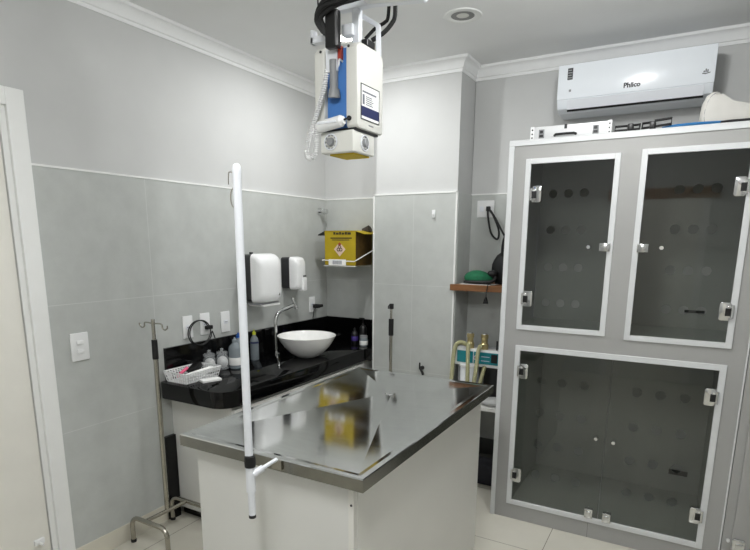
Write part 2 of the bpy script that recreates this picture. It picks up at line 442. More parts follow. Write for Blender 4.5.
MB().cyl((PX-.003, PY, .82), (PX-.003, PY, .902), .0145, .0145, 24).cyl((PX-.002, PY, .742), (PX-.003, PY, .822), .0108, .0112, 24).build('lower_tube', 'white_soft', t, True)
MB().cyl((PX-.002, PY, .733), (PX-.002, PY, .743), .0112, .0112, 20).build('end_cap', 'rubber', t, True)
MB().cyl((PX+.005, PY+.004, .878), (PX+.022, PY+.03, .892), .0125, .011, 20).cyl((PX+.02, PY+.028, .891), (PX+.027, PY+.089, .900), .0065, .0065, 16).build('clamp_arm', 'white_soft', t, True)
MB().box(PX+.008, PX+.046, PY+.086, PY+.0945, .866, .899, .002).build('clamp_plate', 'tube', t)

# ------------------------------------------------------------------ counter with sink
CT, CB = .82, .73
t = thing('granite_counter', 'black polished granite counter with rounded end along the left wall', 'counter', (.26, -.8, CB))
pol = [(T, -.013), (T, -1.62)]
pol += [(.03+.04*(1-math.cos(a))-.018, -1.625-.035*math.sin(a)) for a in [PI/2*k/4 for k in range(1, 5)]]
pol += [(.40+.105*math.sin(a), -1.555-.105*math.cos(a)) for a in [PI/2*k/9 for k in range(10)]]
pol += [(.505, -.235), (.543, -.235), (.543, -.013)]
MB().prism(pol, 'z', CB, CT, .003).build('slab', 'granite', t, True)
MB().box(T, .03, -1.61, -.013, CT, 1.0, .002).box(.03, .543, -.031, -.013, CT, 1.0, .002).build('backsplash', 'granite', t)
t = thing('base_cabinet', 'white base cabinet under the black granite counter', 'cabinet', (.25, -.8, 0))
MB().box(.014, .47, -1.58, -.03, .055, CB-.001, .001).build('body', 'lam', t)
MB().box(.02, .44, -1.55, -.03, 0, .055).build('plinth', 'granite', t)
for k in range(4):
    y0 = -1.577+k*.336
    dd = MB().box(.47, .488, y0+.002, y0+.334, .06, CB-.02, .0015).build('door', 'lam', t)
    MB().cyl((.488, y0+.3, .62), (.51, y0+.3, .62), .006, .009, 14).build('knob', 'chrome', dd, True)
# vessel sink
SX, SY = .312, -.695
t = thing('vessel_sink', 'round white ceramic bowl sink on the black counter', 'sink', (SX, SY, CT))
pr = [(0, 0), (.055, 0), (.07, .006), (.11, .035), (.145, .075), (.168, .112), (.181, .138), (.183, .142), (.180, .143), (.175, .138), (.16, .11), (.135, .07), (.10, .036), (.06, .018), (0, .015)]
pr = [(r*1.07, z*1.03) for r, z in pr]
MB().lathe(pr, (SX, SY, CT+.001), 64).build('bowl', 'ceramic', t, True)
MB().lathe([(0, .006), (.012, .007), (.02, .004), (.022, 0), (0, 0)], (SX, SY, CT+.016), 24).build('drain', 'chrome', t, True)
# tap
t = thing('gooseneck_tap', 'chrome gooseneck tap rising behind the white bowl sink', 'tap', (.085, -.74, CT))
MB().lathe([(0, 0), (.024, 0), (.024, .008), (.014, .014), (.012, .03), (0, .03)], (.085, -.74, CT), 24).build('base', 'chrome', t, True)
MB().tube([(.085, -.74, .84), (.085, -.74, .97), (.085, -.738, 1.05), (.088, -.72, 1.095), (.095, -.68, 1.117), (.105, -.62, 1.132), (.112, -.575, 1.143)], .0128, 14, 6).build('spout', 'chrome', t, True)
MB().cyl((.104, -.565, 1.186), (.118, -.548, 1.118), .013, .0155, 20).cyl((.101, -.57, 1.196), (.104, -.565, 1.186), .009, .013, 20).build('head', 'chrome', t, True)

# ------------------------------------------------------------------ wall plates
def outlet(y, z, label, w=.072, h=.118, kind='socket', group=None):
    t = thing('wall_outlet' if kind == 'socket' else 'wall_switch', label, 'outlet' if kind == 'socket' else 'switch', (T, y, z), 'wall outlets above the black counter' if kind == 'socket' else None)
    MB().box(T, T+.009, y-w/2, y+w/2, z-h/2, z+h/2, .003, 3).build('plate', 'white', t, True)
    if kind == 'socket':
        MB().box(T+.009, T+.012, y-.018, y+.018, z-.012, z+.012, .002).build('socket_insert', 'white_soft', t, True)
        MB().cyl((T+.0115, y-.009, z), (T+.0125, y-.009, z), .0025, n=10).cyl((T+.0115, y, z), (T+.0125, y, z), .0025, n=10).cyl((T+.0115, y+.009, z), (T+.0125, y+.009, z), .0025, n=10).build('socket_holes', 'dgrey', t)
    else:
        for dz in (-.021, .021):
            MB().box(T+.009, T+.014, y-.017, y+.017, z+dz-.011, z+dz+.011, .003).build('rocker', 'white', t, True)
    return t
outlet(-1.433, 1.095, 'white wall outlet above the splashback, nearest the steel drip stand', .072, .128)
outlet(-1.303, 1.097, 'white wall outlet with a black charger plugged in above the jars', .075, .128)
outlet(-1.136, 1.09, 'white wall outlet without any plug beside the tall white pole', .075, .128)
outlet(-.219, 1.11, 'small white wall outlet right of the chrome tap with a black plug', .07, .115)
outlet(-2.085, 1.087, 'white double rocker light switch on the grey tiles beside the door', .088, .132, 'switch')
# charging lead
t = thing('charging_cable', 'black looped charging cable hanging from the wall outlet behind the jars', 'cable', (.04, -1.28, 1.0))
b = MB(); pts = []
for k in range(30):
    a = 2*PI*k/15
    pts.append((.034+.014*k/30, -1.372+.082*math.cos(a+.4)+.006*(k/15), 1.055+.072*math.sin(a+.4)))
b.tube([(.03, -1.293, 1.077)]+pts+[(.055, -1.265, 1.01)], .0034, 8, 3).build('cord', 'rubber', t, True)
MB().box(.0275, .05, -1.317, -1.27, 1.066, 1.088, .003).build('plug', 'rubber', t, True)
t = thing('plug_adapter', 'black plug sticking out of the outlet right of the chrome tap', 'plug', (.03, -.19, 1.09))
MB().box(.026, .07, -.222, -.185, 1.083, 1.112, .004).cyl((.06, -.2, 1.097), (.075, -.165, 1.1), .013, .011, 14).build('plug_body', 'rubber', t, True)
MB().tube([(.045, -.215, 1.085), (.045, -.235, 1.06), (.04, -.24, 1.02), (.034, -.235, 1.004)], .003, 8, 5).build('cord', 'rubber', t, True)

# ------------------------------------------------------------------ dispensers
def rounded_rect(y0, y1, z0, z1, r, n=6):
    P = []
    for (cy, cz, a0) in ((y1-r, z1-r, 0), (y0+r, z1-r, PI/2), (y0+r, z0+r, PI), (y1-r, z0+r, 1.5*PI)):
        P += [(cy+r*math.cos(a0+PI/2*k/n), cz+r*math.sin(a0+PI/2*k/n)) for k in range(n+1)]
    return P
def shell(mb, secs):
    """loft rounded rectangles at successive x"""
    R = []
    for (x, y0, y1, z0, z1, r) in secs:
        R.append([mb.bm.verts.new((x, y, z)) for y, z in rounded_rect(y0, y1, z0, z1, r)])
    for A, B in zip(R, R[1:]):
        k = len(A)
        for i in range(k): mb.bm.faces.new([A[i], A[(i+1) % k], B[(i+1) % k], B[i]])
    mb.bm.faces.new(R[0][::-1]); mb.bm.faces.new(R[-1]); return mb
# paper towel dispenser: on the wall
Y0, Y1, Z0, Z1 = -1.015, -.785, 1.195, 1.503
t = thing('paper_towel_dispenser', 'large white paper towel dispenser on the grey tiled wall', 'dispenser', (T, -.9, Z0))
shell(MB(), [(T, Y0+.035, Y1-.01, Z0+.012, Z1-.006, .02), (.13, Y0+.006, Y1-.006, Z0+.01, Z1-.006, .025)]).build('back_housing', 'dgrey', t, True)
shell(MB(), [(.13, Y0, Y1, Z0, Z1, .03), (.16, Y0+.004, Y1-.004, Z0+.002, Z1-.006, .035), (.19, Y0+.012, Y1-.012, Z0+.008, Z1-.018, .045), (.205, Y0+.03, Y1-.03, Z0+.024, Z1-.04, .05), (.209, Y0+.06, Y1-.06, Z0+.05, Z1-.08, .04)]).build('front_cover', 'white', t, True)
MB().box(.03, .175, Y0+.02, Y1-.02, Z0-.008, Z0+.003, .002).build('outlet_lip', 'mgrey', t)
MB().box(.07, .19, Y0+.04, Y1-.025, Z0-.02, Z0-.008, .004).build('towel_sheet', 'paper', t)
MB().box(.2, .2068, Y1-.062, Y1-.046, Z0+.045, Z0+.066, .001).build('badge', 'dgrey', t)
MB().cyl((.06, -.925, Z1-.008), (.06, -.925, Z1+.008), .012, n=16).build('lock', 'dgrey', t, True)
# soap dispenser
Y0, Y1, Z0, Z1 = -.575, -.455, 1.25, 1.475
t = thing('soap_dispenser', 'slim white soap dispenser with dark side beside the larger towel dispenser', 'dispenser', (T, -.52, Z0))
shell(MB(), [(T, Y0+.004, Y1-.004, Z0+.008, Z1-.004, .015), (.085, Y0+.002, Y1-.002, Z0+.006, Z1-.004, .018)]).build('back_housing', 'dgrey', t, True)
shell(MB(), [(.085, Y0, Y1, Z0, Z1, .02), (.125, Y0+.003, Y1-.003, Z0+.002, Z1-.006, .025), (.142, Y0+.012, Y1-.012, Z0+.012, Z1-.02, .03), (.147, Y0+.03, Y1-.03, Z0+.03, Z1-.05, .03)]).build('front_cover', 'white', t, True)
shell(MB(), [(.12, Y0+.06, Y1-.006, Z0-.012, Z0+.09, .012), (.152, Y0+.062, Y1-.008, Z0-.01, Z0+.085, .012), (.156, Y0+.07, Y1-.016, Z0, Z0+.075, .01)]).build('push_bar', 'white', t, True)
MB().box(.1525, .1568, Y0+.068, Y0+.1, Z0+.088, Z0+.098, .001).build('badge', 'dgrey', t)
# valve near corner
t = thing('wall_valve', 'chrome wall valve handle above the yellow sharps box', 'valve', (T, -.1, 1.8))
MB().cyl((T, -.1, 1.80), (T+.01, -.1, 1.80), .03, .027, 24).cyl((T+.01, -.1, 1.80), (T+.045, -.1, 1.80), .011, .011, 16).build('flange', 'chrome', t, True)
MB().cyl((T+.04, -.1, 1.80), (T+.07, -.1, 1.80), .022, .019, 24).box(T+.05, T+.062, -.107, -.093, 1.74, 1.8, .004).build('handle', 'chrome', t, True)

# ------------------------------------------------------------------ sharps box
t = thing('sharps_box', 'yellow cardboard sharps box with open flaps in the corner alcove', 'box', (.3, -.14, 1.41))
X0, X1, Y0, Y1, Z0, Z1 = .17, .43, -.262, -.03, 1.412, 1.652
w = .004
MB().box(X0, X1, Y0, Y0+w, Z0, Z1).box(X0, X1, Y1-w, Y1, Z0, Z1).box(X0, X0+w, Y0+w, Y1-w, Z0, Z1).box(X0+w, X1-w, Y0+w, Y1-w, Z0, Z0+w).box(X0+.02, X1-.02, Y0+w, Y1-w, Z1-.02, Z1-.016).build('carton', 'yellow', t)
MB().box(X1-w, X1, Y0+w, Y1-w, Z0, Z1).build('side_panel', 'yellow_d', t, label='dark brown side of the yellow box')
MB().prism([(X1-.004, Z1), (X1+.075, Z1-.022), (X1+.076, Z1-.017), (X1-.004, Z1+.005)], 'y', Y0+.0, Y1).build('flap', 'yellow', t)
MB().prism([(X0+.004, Z1), (X0-.06, Z1-.03), (X0-.061, Z1-.025), (X0+.004, Z1+.005)], 'y', Y0, Y1).build('flap', 'dgrey', t, label='left flap turned to its dark underside')
MB().box(X0, X1, Y0-.003, Y0+.05, Z1, Z1+.004).build('flap', 'yellow', t)
MB().cyl((X1-.01, -.12, Z1-.004), (X1+.035, -.12, Z1+.02), .03, .026, 16).build('cap', 'brown', t, True)
m = MB()
for k, (a, bb, hh) in enumerate([(.245, .262, .024), (.267, .29, .02), (.294, .311, .024), (.316, .337, .02), (.342, .36, .024), (.364, .392, .022)]):
    m.box(a, bb, Y0-.0015, Y0, 1.628, 1.628+hh-.006)
m.box(.22, .40, Y0-.0012, Y0, 1.600, 1.608).box(.235, .38, Y0-.0012, Y0, 1.588, 1.593)
m.build('front_print', 'ink', t)
dm = MB(); dm.prism([(.298, 1.475), (.346, 1.525), (.298, 1.575), (.25, 1.525)], 'y', Y0-.0014, Y0); dm.build('hazard_diamond', 'diamond', t)
m = MB()
for a in range(3):
    an = PI/2+a*2*PI/3
    cx, cz = .298+.012*math.cos(an), 1.53+.012*math.sin(an)
    m.tube([(cx+.011*math.cos(q), Y0-.002, cz+.011*math.sin(q)) for q in [2*PI*k/16 for k in range(16)]], .0026, 6, closed=True)
m.build('hazard_symbol', 'ink', t)
MB().prism([(.298, 1.548), (.313, 1.561), (.298, 1.575), (.283, 1.561)], 'y', Y0-.0018, Y0-.0013).build('hazard_tip', 'red', t)
MB().box(.215, .362, Y0-.020, Y0-.0185, 1.412, 1.455).build('label_card', 'paper', t)
m = MB()
for k in range(14): m.box(.25+k*.0057, .2525+k*.0057+.001*(k % 2), Y0-.0208, Y0-.02, 1.42, 1.447)
m.build('barcode', 'inkgrey', t)
t = thing('wire_bracket', 'white wire bracket holding the yellow sharps box to the wall', 'bracket', (.3, -.15, 1.4))
MB().tube([(X1+.145-.03, -T-.004, 1.575), (X1+.012, Y0-.012, 1.45), (X1-.004, Y0-.014, 1.442), (X0-.014, Y0-.014, 1.447), (X0-.02, -.15, 1.455), (X0-.02, -T-.004, 1.455)], .004, 8).build('hoop', 'casing', t, True)
m = MB()
for k in range(4): m.tube([(X0+.03+k*.065, -T-.004, 1.4065), (X0+.03+k*.065, Y0-.006, 1.4065)], .003, 8)
m.tube([(X0-.005, Y0-.008, 1.4065), (X1+.005, Y0-.008, 1.4065)], .003, 8)
m.build('base_wires', 'casing', t, True)
MB().box(X0+.02, X1-.02, -T-.004, -T, 1.396, 1.42).build('wall_plate', 'casing', t)

# ------------------------------------------------------------------ small things on the counter
t = thing('plastic_basket', 'white slotted plastic basket of odds and ends at the counter end', 'basket', (.12, -1.51, CT))
bx0, bx1, by0, by1, bz = .036, .205, -1.637, -1.38, CT+.0005
m = MB(); m.box(bx0+.012, bx1-.012, by0+.012, by1-.012, bz, bz+.004)
def slat(p, q, r_=.0022): m.tube([p, q], r_, 6)
def rim(i, z): return [(bx0+i, by0+i, z), (bx1-i, by0+i, z), (bx1-i, by1-i, z), (bx0+i, by1-i, z)]
lo, hi = rim(.012, bz+.003), rim(0, bz+.058)
for s in range(4):
    a, b2 = Vector(lo[s]), Vector(lo[(s+1) % 4]); c, d3 = Vector(hi[s]), Vector(hi[(s+1) % 4])
    n = 9 if (b2-a).length < .18 else 14
    for k in range(n+1):
        u = k/n; slat(a.lerp(b2, u), c.lerp(d3, u), .003)
    for v in (.33, .66, .82): slat(a.lerp(c, v), b2.lerp(d3, v), .0026)
m.build('slotted_tray', 'white', t)
MB().tube([Vector(p) for p in hi], .0042, 8, closed=True).build('rim', 'white', t, True)
tag(MB().cyl((.10, -1.60, CT+.03), (.09, -1.52, CT+.062), .009, n=14).cyl((.10, -1.60, CT+.03), (.1002, -1.602, CT+.029), .007, n=14).build('marker_pen', 'pink', smooth=True), 'pink marker pen in the white slotted basket', 'pen')
tag(MB().box(-.025, .025, -.045, .045, -.016, .016, .005, M=Matrix.Translation((.095, -1.47, CT+.052)) @ Matrix.Rotation(.35, 4, 'X') @ Matrix.Rotation(.3, 4, 'Z')).build('clipper_head', 'black', smooth=True), 'black gadget lying in the white slotted basket', 'gadget')
tag(MB().cyl((.155, -1.58, CT+.035), (.175, -1.43, CT+.048), .014, .016, 18).cyl((.175, -1.43, CT+.048), (.177, -1.416, CT+.049), .011, .011, 18).build('ointment_tube', 'paper', smooth=True), 'white tube lying along the front of the basket', 'tube')
tag(MB().box(-.028, .028, -.055, .055, 0, .014, .003, M=Matrix.Translation((.245, -1.50, CT+.0005)) @ Matrix.Rotation(-.35, 4, 'Z')).build('flat_carton', 'paper', smooth=True), 'small flat white carton on the granite in front of the basket', 'carton')
def jar(x, y, label):
    t = thing('cotton_jar', label, 'jar', (x, y, CT), 'glass cotton jars')
    MB().lathe([(0, .001), (.032, .001), (.036, .006), (.036, .075), (.030, .086), (.030, .094), (.028, .094), (.028, .086), (.034, .074), (.034, .007), (0, .006)], (x, y, CT), 28).build('glass_body', 'clear', t, True)
    MB().blob((x, y, CT+.044), (.032, .032, .037), 3, noise=.16, seed=int(x*1000)).build('cotton', 'cotton', t, True)
    MB().lathe([(0, .093), (.033, .093), (.035, .099), (.033, .108), (.012, .112), (.009, .118), (.012, .125), (.008, .13), (0, .131)], (x, y, CT), 28).build('lid', 'clear', t, True)
jar(.072, -1.335, 'glass jar of cotton balls nearest the white basket')
jar(.095, -1.255, 'glass jar of cotton balls beside the grey spray bottle')
def bottle(name, x, y, r, h, m, cap, label, cl=None, lab=None):
    t = thing(name, label, 'bottle', (x, y, CT))
    MB().lathe([(0, .001), (r*.9, .001), (r, .006), (r, h*.62), (r*.85, h*.72), (r*.38, h*.82), (r*.36, h*.86), (0, h*.86)], (x, y, CT), 28).build('body', m, t, True)
    MB().lathe([(r*.42, h*.84), (r*.42, h*.92), (r*.2, h*.93), (r*.12, h), (0, h)], (x, y, CT), 24).build('cap', cap, t, True)
    if lab:
        MB().lathe([(r+.0005, h*lab[0]), (r+.0008, h*lab[0]+.001), (r+.0008, h*lab[1]), (r+.0005, h*lab[1]+.001)], (x, y, CT), 28).build('label_band', cl, t, True)
bottle('squeeze_bottle', .135, -1.185, .04, .19, 'liquid', 'liquid', 'clear grey squeeze bottle with white label left of the tall pole', 'paper', (.12, .36))
bottle('blue_cap_bottle', .075, -1.09, .034, .2, 'liquid', 'bluecap', 'clear bottle with a blue cap just behind the squeeze bottle', 'lilac', (.15, .4))
bottle('lime_cap_bottle', .08, -.95, .028, .2, 'liquid', 'yellowcap', 'clear bottle with lime yellow cap right of the tall pole', 'navy', (.56, .61))
# alcove end of the counter
def pump(x, y):
    t = thing('pump_bottle', 'black pump bottle on the counter in the alcove corner', 'bottle', (x, y, CT))
    MB().lathe([(0, 0), (.026, 0), (.028, .004), (.028, .12), (.02, .135), (.01, .14), (.01, .15), (0, .15)], (x, y, CT+.001), 24).build('body', 'black', t, True)
    MB().cyl((x, y, CT+.15), (x, y, CT+.19), .004, n=10).box(x-.035, x+.01, y-.007, y+.007, CT+.185, CT+.198, .003).build('pump_head', 'black', t, True)
pump(.39, -.085)
t = thing('glass_pot', 'small glass pot with a pale label under the sharps box', 'jar', (.445, -.17, CT))
MB().lathe([(0, 0), (.028, 0), (.03, .004), (.03, .06), (.027, .064), (0, .064)], (.445, -.17, CT+.001), 24).build('body', 'liquid', t, True)
MB().lathe([(.0305, .012), (.031, .013), (.031, .042), (.0305, .043)], (.445, -.17, CT), 24).build('label_band', 'paper', t, True)
MB().lathe([(0, .064), (.029, .064), (.029, .08), (0, .082)], (.445, -.17, CT), 24).build('lid', 'mgrey', t, True)
bottle('purple_label_bottle', .355, -.15, .026, .13, 'black', 'black', 'dark bottle with purple label left of the glass pot', 'purple', (.25, .5))
t = thing('brush_holder', 'slim dark bottle with light nozzle leaning on the alcove splashback', 'bottle', (.5, -.1, CT))
MB().lathe([(0, 0), (.02, 0), (.021, .003), (.021, .10), (.01, .12), (0, .12)], (.5, -.1, CT+.001), 20).build('body', 'dgrey', t, True)
MB().cyl((.5, -.1, CT+.118), (.515, -.1, CT+.165), .006, .003, 12).build('nozzle', 'mgrey', t, True)

# ------------------------------------------------------------------ drip stands
t = thing('drip_stand', 'steel drip stand with twin hooks standing at the left wall', 'stand', (.15, -1.77, 0))
px, py = .150, -1.772
def arch(y, x0, x1):
    R = .05; zt = .145
    pts = [(x0, y, .012), (x0, y, zt-R)]+[(x0+R-R*math.cos(a), y, zt-R+R*math.sin(a)) for a in [PI/2*k/6 for k in range(1, 7)]]
    pts += [(x1-R+R*math.sin(a), y, zt-R+R*math.cos(a)) for a in [PI/2*k/6 for k in range(0, 7)]]+[(x1, y, .012)]
    b = MB().tube(pts, .0125, 12).build('base_hoop', 'tube', t, True)
    for x in (x0, x1): MB().cyl((x, y, 0), (x, y, .016), .0145, n=14).build('foot_cap', 'rubber', b, True)
arch(-1.915, .045, .315); arch(-1.645, .035, .32)
MB().tube([(px, -1.915, .145), (px+.01, -1.645, .145)], .011, 12).build('cross_bar', 'tube', t, True)
MB().cyl((px, py, .14), (px, py, .99), .0125, n=18).build('pole', 'tube', t, True)
MB().cyl((px, py, .985), (px, py, 1.085), .0155, .0145, 18).build('grip_sleeve', 'rubber', t, True)
MB().cyl((px, py, 1.08), (px, py, 1.19), .0095, n=16).build('inner_pole', 'tube', t, True)
for s in (-1, 1):
    MB().tube([(px, py, 1.168), (px+s*.06, py, 1.170), (px+s*.068, py, 1.15), (px+s*.085, py, 1.142), (px+s*.102, py, 1.152), (px+s*.104, py, 1.165)], .0038, 8, 5).build('hook', 'tube', t, True)
qx, qy = .818, -.45
t = thing('slim_stand', 'slim steel stand with black grip standing in front of the tiled column', 'stand', (qx, qy, 0))
for k in range(3):
    a = PI/2+k*2*PI/3
    MB().tube([(qx+.015*math.cos(a), qy+.015*math.sin(a), .06), (qx+.17*math.cos(a), qy+.17*math.sin(a), .0105)], .0095, 10).build('leg', 'tube', t, True)
MB().cyl((qx, qy, .045), (qx, qy, 1.08), .0105, n=16).build('pole', 'tube', t, True)
MB().cyl((qx, qy, .975), (qx, qy, 1.085), .0165, .0165, 18).build('grip_sleeve', 'rubber', t, True)
MB().cyl((qx, qy, 1.08), (qx, qy, 1.17), .0075, n=14).build('inner_pole', 'tube', t, True)
MB().box(qx-.012, qx+.014, qy-.01, qy+.01, 1.15, 1.185, .003).tube([(qx-.008, qy, 1.175), (qx-.022, qy, 1.168), (qx-.022, qy, 1.15)], .004, 8).build('hook_head', 'rubber', t, True)
# column fittings
t = thing('adhesive_hook', 'small white hook high on the tiled column', 'hook', (.998, -.212, 1.735))
MB().box(.986, 1.008, -.219, -.212, 1.735, 1.785, .002).build('plate', 'white', t, True)
MB().tube([(.997, -.217, 1.755), (.997, -.234, 1.748), (.997, -.236, 1.765)], .004, 8).build('prong', 'white', t, True)
t = thing('wall_cock', 'small dark drain cock low on the tiled column', 'valve', (.95, -.212, .7))
MB().cyl((.945, -.212, .725), (.945, -.235, .725), .014, n=16).tube([(.945, -.225, .725), (.95, -.25, .72), (.965, -.258, .70), (.97, -.258, .685)], .009, 10, 4).build('body', 'rubber', t, True)
MB().box(.93, .94, -.245, -.235, .715, .765, .003).build('lever', 'black', t)

# ------------------------------------------------------------------ nook between column and kennel
t = thing('wooden_shelf', 'brown wooden shelf board in the nook beside the kennel', 'shelf', (1.37, -.1, 1.272))
MB().box(1.164, 1.602, -.222, .042, 1.272, 1.312, .002).box(1.137, 1.602, -.242, -.217, 1.272, 1.312, .002).build('board', 'wood', t)
t = thing('white_shelf', 'low white shelf board in the nook under the anaesthesia unit', 'shelf', (1.37, -.2, .556))
MB().box(1.164, 1.602, -.45, .042, .558, .582, .002).build('board', 'lam', t)
for xx in (1.175, 1.585): MB().box(xx-.01, xx+.01, -.40, .042, .545, .558).build('support', 'lam', t)
t = thing('double_outlet', 'square white outlet plate in the nook above the wooden shelf', 'outlet', (1.262, .043, 1.8))
MB().box(1.204, 1.32, .034, .043, 1.742, 1.852, .003).build('plate', 'white', t, True)
for xx in (1.238, 1.285): MB().box(xx-.015, xx+.015, .03, .034, 1.78, 1.814, .002).cyl((xx, .0285, 1.797), (xx, .0302, 1.797), .003, n=10).build('socket_insert', 'white_soft', t, True)
t = thing('black_pouch', 'black fabric pouch slumped on the wooden shelf against the kennel', 'pouch', (1.5, -.1, 1.312))
bm_ = MB()
bm_.blob((1.455, -.05, 1.40), (.10, .085, .13), 3, noise=.15, seed=3).blob((1.47, -.06, 1.53), (.062, .06, .13), 3, noise=.12, seed=5)
for v in bm_.bm.verts:
    v.co.z = max(v.co.z, 1.3135); v.co.x = min(v.co.x, 1.598); v.co.y = min(v.co.y, .038)
bm_.build('bag', 'rubber', t, True)
t = thing('equipment_lead', 'black power lead looping from the nook outlet down to the shelf', 'cable', (1.4, 0, 1.5))
MB().box(1.275, 1.3, .004, .028, 1.782, 1.812, .003).build('plug', 'rubber', t, True)
MB().tube([(1.288, .005, 1.79), (1.30, -.02, 1.74), (1.325, -.02, 1.64), (1.37, -.02, 1.60), (1.375, -.02, 1.66), (1.33, -.02, 1.76), (1.295, -.015, 1.80), (1.345, -.02, 1.74), (1.42, -.03, 1.62), (1.49, -.05, 1.54)], .0065, 8, 6).build('cord', 'rubber', t, True)
t = thing('green_pouch', 'green cloth bundle with black trim lying on the wooden shelf', 'cloth', (1.32, -.12, 1.312))
g = MB(); g.blob((1.295, -.13, 1.345), (.105, .07, .055), 3, M=Matrix.Rotation(.12, 4, 'Y') @ Matrix.Rotation(-.1, 4, 'X'), noise=.16, seed=11)
for v in g.bm.verts:
    v.co.z = max(v.co.z, 1.322)
g.build('bundle', 'green', t, True)
MB().tube([(1.215, -.18, 1.326), (1.25, -.20, 1.328), (1.32, -.205, 1.33), (1.40, -.195, 1.335), (1.415, -.16, 1.36)], .010, 8, 5).blob((1.385, -.13, 1.382), (.035, .035, .022), 2, noise=.2, seed=2).build('edge_binding', 'rubber', t, True)
tag(MB().prism([(1.19, -.21), (1.40, -.225), (1.42, -.09), (1.21, -.06)], 'z', 1.3125, 1.3145).build('paper_sheet', 'paper'), 'white sheet of paper under the green bundle on the shelf', 'paper')
t = thing('hanging_lead', 'short black lead with plug dangling below the wooden shelf', 'cable', (1.37, -.25, 1.2))
MB().tube([(1.40, -.21, 1.318), (1.395, -.252, 1.318), (1.388, -.254, 1.27), (1.385, -.252, 1.235)], .003, 8, 4).build('cord', 'rubber', t, True)
MB().prism([(1.37, 1.20), (1.40, 1.20), (1.395, 1.222), (1.388, 1.24), (1.382, 1.24), (1.375, 1.222)], 'y', -.262, -.242).build('plug', 'rubber', t)
# anaesthesia unit
t = thing('anaesthesia_unit', 'teal fronted anaesthesia unit with two vaporiser columns and yellow hoses in the nook', 'machine', (1.37, -.2, .583))
MB().box(1.205, 1.56, -.285, -.20, .795, .905, .006).build('panel_frame', 'white', t, True)
MB().box(1.222, 1.33, -.2885, -.28, .815, .892, .002).build('gauge_panel', 'teal', t)
MB().box(1.335, 1.54, -.2885, -.28, .815, .892, .002).build('gauge_panel', 'teal', t)
m = MB(); m.cyl((1.352, -.2895, .853), (1.352, -.2885, .853), .017, n=20).box(1.385, 1.44, -.2892, -.2885, .835, .84).box(1.385, 1.44, -.2892, -.2885, .862, .867); m.build('panel_print', 'lilac', t)
MB().cyl((1.352, -.2905, .853), (1.352, -.2895, .853), .011, n=16).box(1.45, 1.49, -.2905, -.2885, .83, .885, .001).build('panel_knob', 'black', t)
for x in (1.292, 1.387):
    cb = MB().lathe([(0, .0), (.026, 0), (.026, .035), (.02, .042), (.02, .07), (.024, .073), (.024, .095), (.016, .1), (0, .1)], (x, -.24, .903), 24).build('vaporiser', 'brass', t, True)
    MB().cyl((x, -.24, 1.0), (x, -.24, 1.008), .018, .016, 20).build('top_knob', 'chrome', cb, True)
MB().cyl((1.47, -.24, .9), (1.47, -.24, .965), .006, n=10).build('inlet_pipe', 'dgrey', t, True)
MB().lathe([(0, 0), (.058, 0), (.062, .004), (.062, .135), (.06, .138), (0, .138)], (1.30, -.25, .65), 28).build('absorber_canister', 'white_soft', t, True)
MB().lathe([(0, .138), (.068, .138), (.068, .15), (.06, .156), (0, .156)], (1.30, -.25, .65), 28).build('canister_lid', 'white', t, True)
MB().box(1.40, 1.575, -.27, -.10, .584, .79, .006).build('black_housing', 'black', t, True)
MB().box(1.2, 1.5, -.20, -.12, .584, .90, .004).build('back_frame', 'mgrey', t)
def corr(pts, r):
    P = []
    b = MB(); b.tube(pts, r, 12, 22)
    # corrugation: pulse ring radius along the path
    n = 12; vs = list(b.bm.verts)
    for i in range(0, len(vs)//n):
        rr = vs[i*n:(i+1)*n]
        c = sum((v.co for v in rr), Vector())/n
        k = 1.10 if i % 2 else .93
        for v in rr: v.co = c+(v.co-c)*k
    b.build('breathing_hose', 'hose', t, True)
corr([(1.28, -.275, .93), (1.245, -.29, .945), (1.215, -.30, .92), (1.203, -.305, .84), (1.198, -.31, .72), (1.19, -.31, .60)], .0135)
corr([(1.295, -.285, .94), (1.305, -.315, .91), (1.31, -.325, .82), (1.312, -.325, .70), (1.312, -.32, .60)], .0125)
corr([(1.38, -.285, .94), (1.372, -.315, .90), (1.368, -.325, .80), (1.355, -.325, .68), (1.35, -.32, .60)], .0125)
corr([(1.41, -.285, .80), (1.408, -.315, .76), (1.395, -.325, .68), (1.392, -.32, .60)], .012)
bg = MB(); bg.blob((1.50, -.36, .60), (.075, .07, .03), 3, noise=.25, seed=21)
for v in bg.bm.verts: v.co.z = max(v.co.z, .583)
tag(bg.build('crumpled_bag', 'grey_cloth', smooth=True), 'crumpled grey plastic bag on the low white shelf', 'bag')
t = thing('storage_bin', 'dark blue plastic bin on the floor under the low white shelf', 'bin', (1.4, -.18, 0))
MB().box(1.22, 1.575, -.30, -.02, .001, .2, .012).build('tub', 'navybox', t, True)
MB().box(1.212, 1.583, -.308, -.012, .2, .225, .008).build('lid', 'black', t, True)

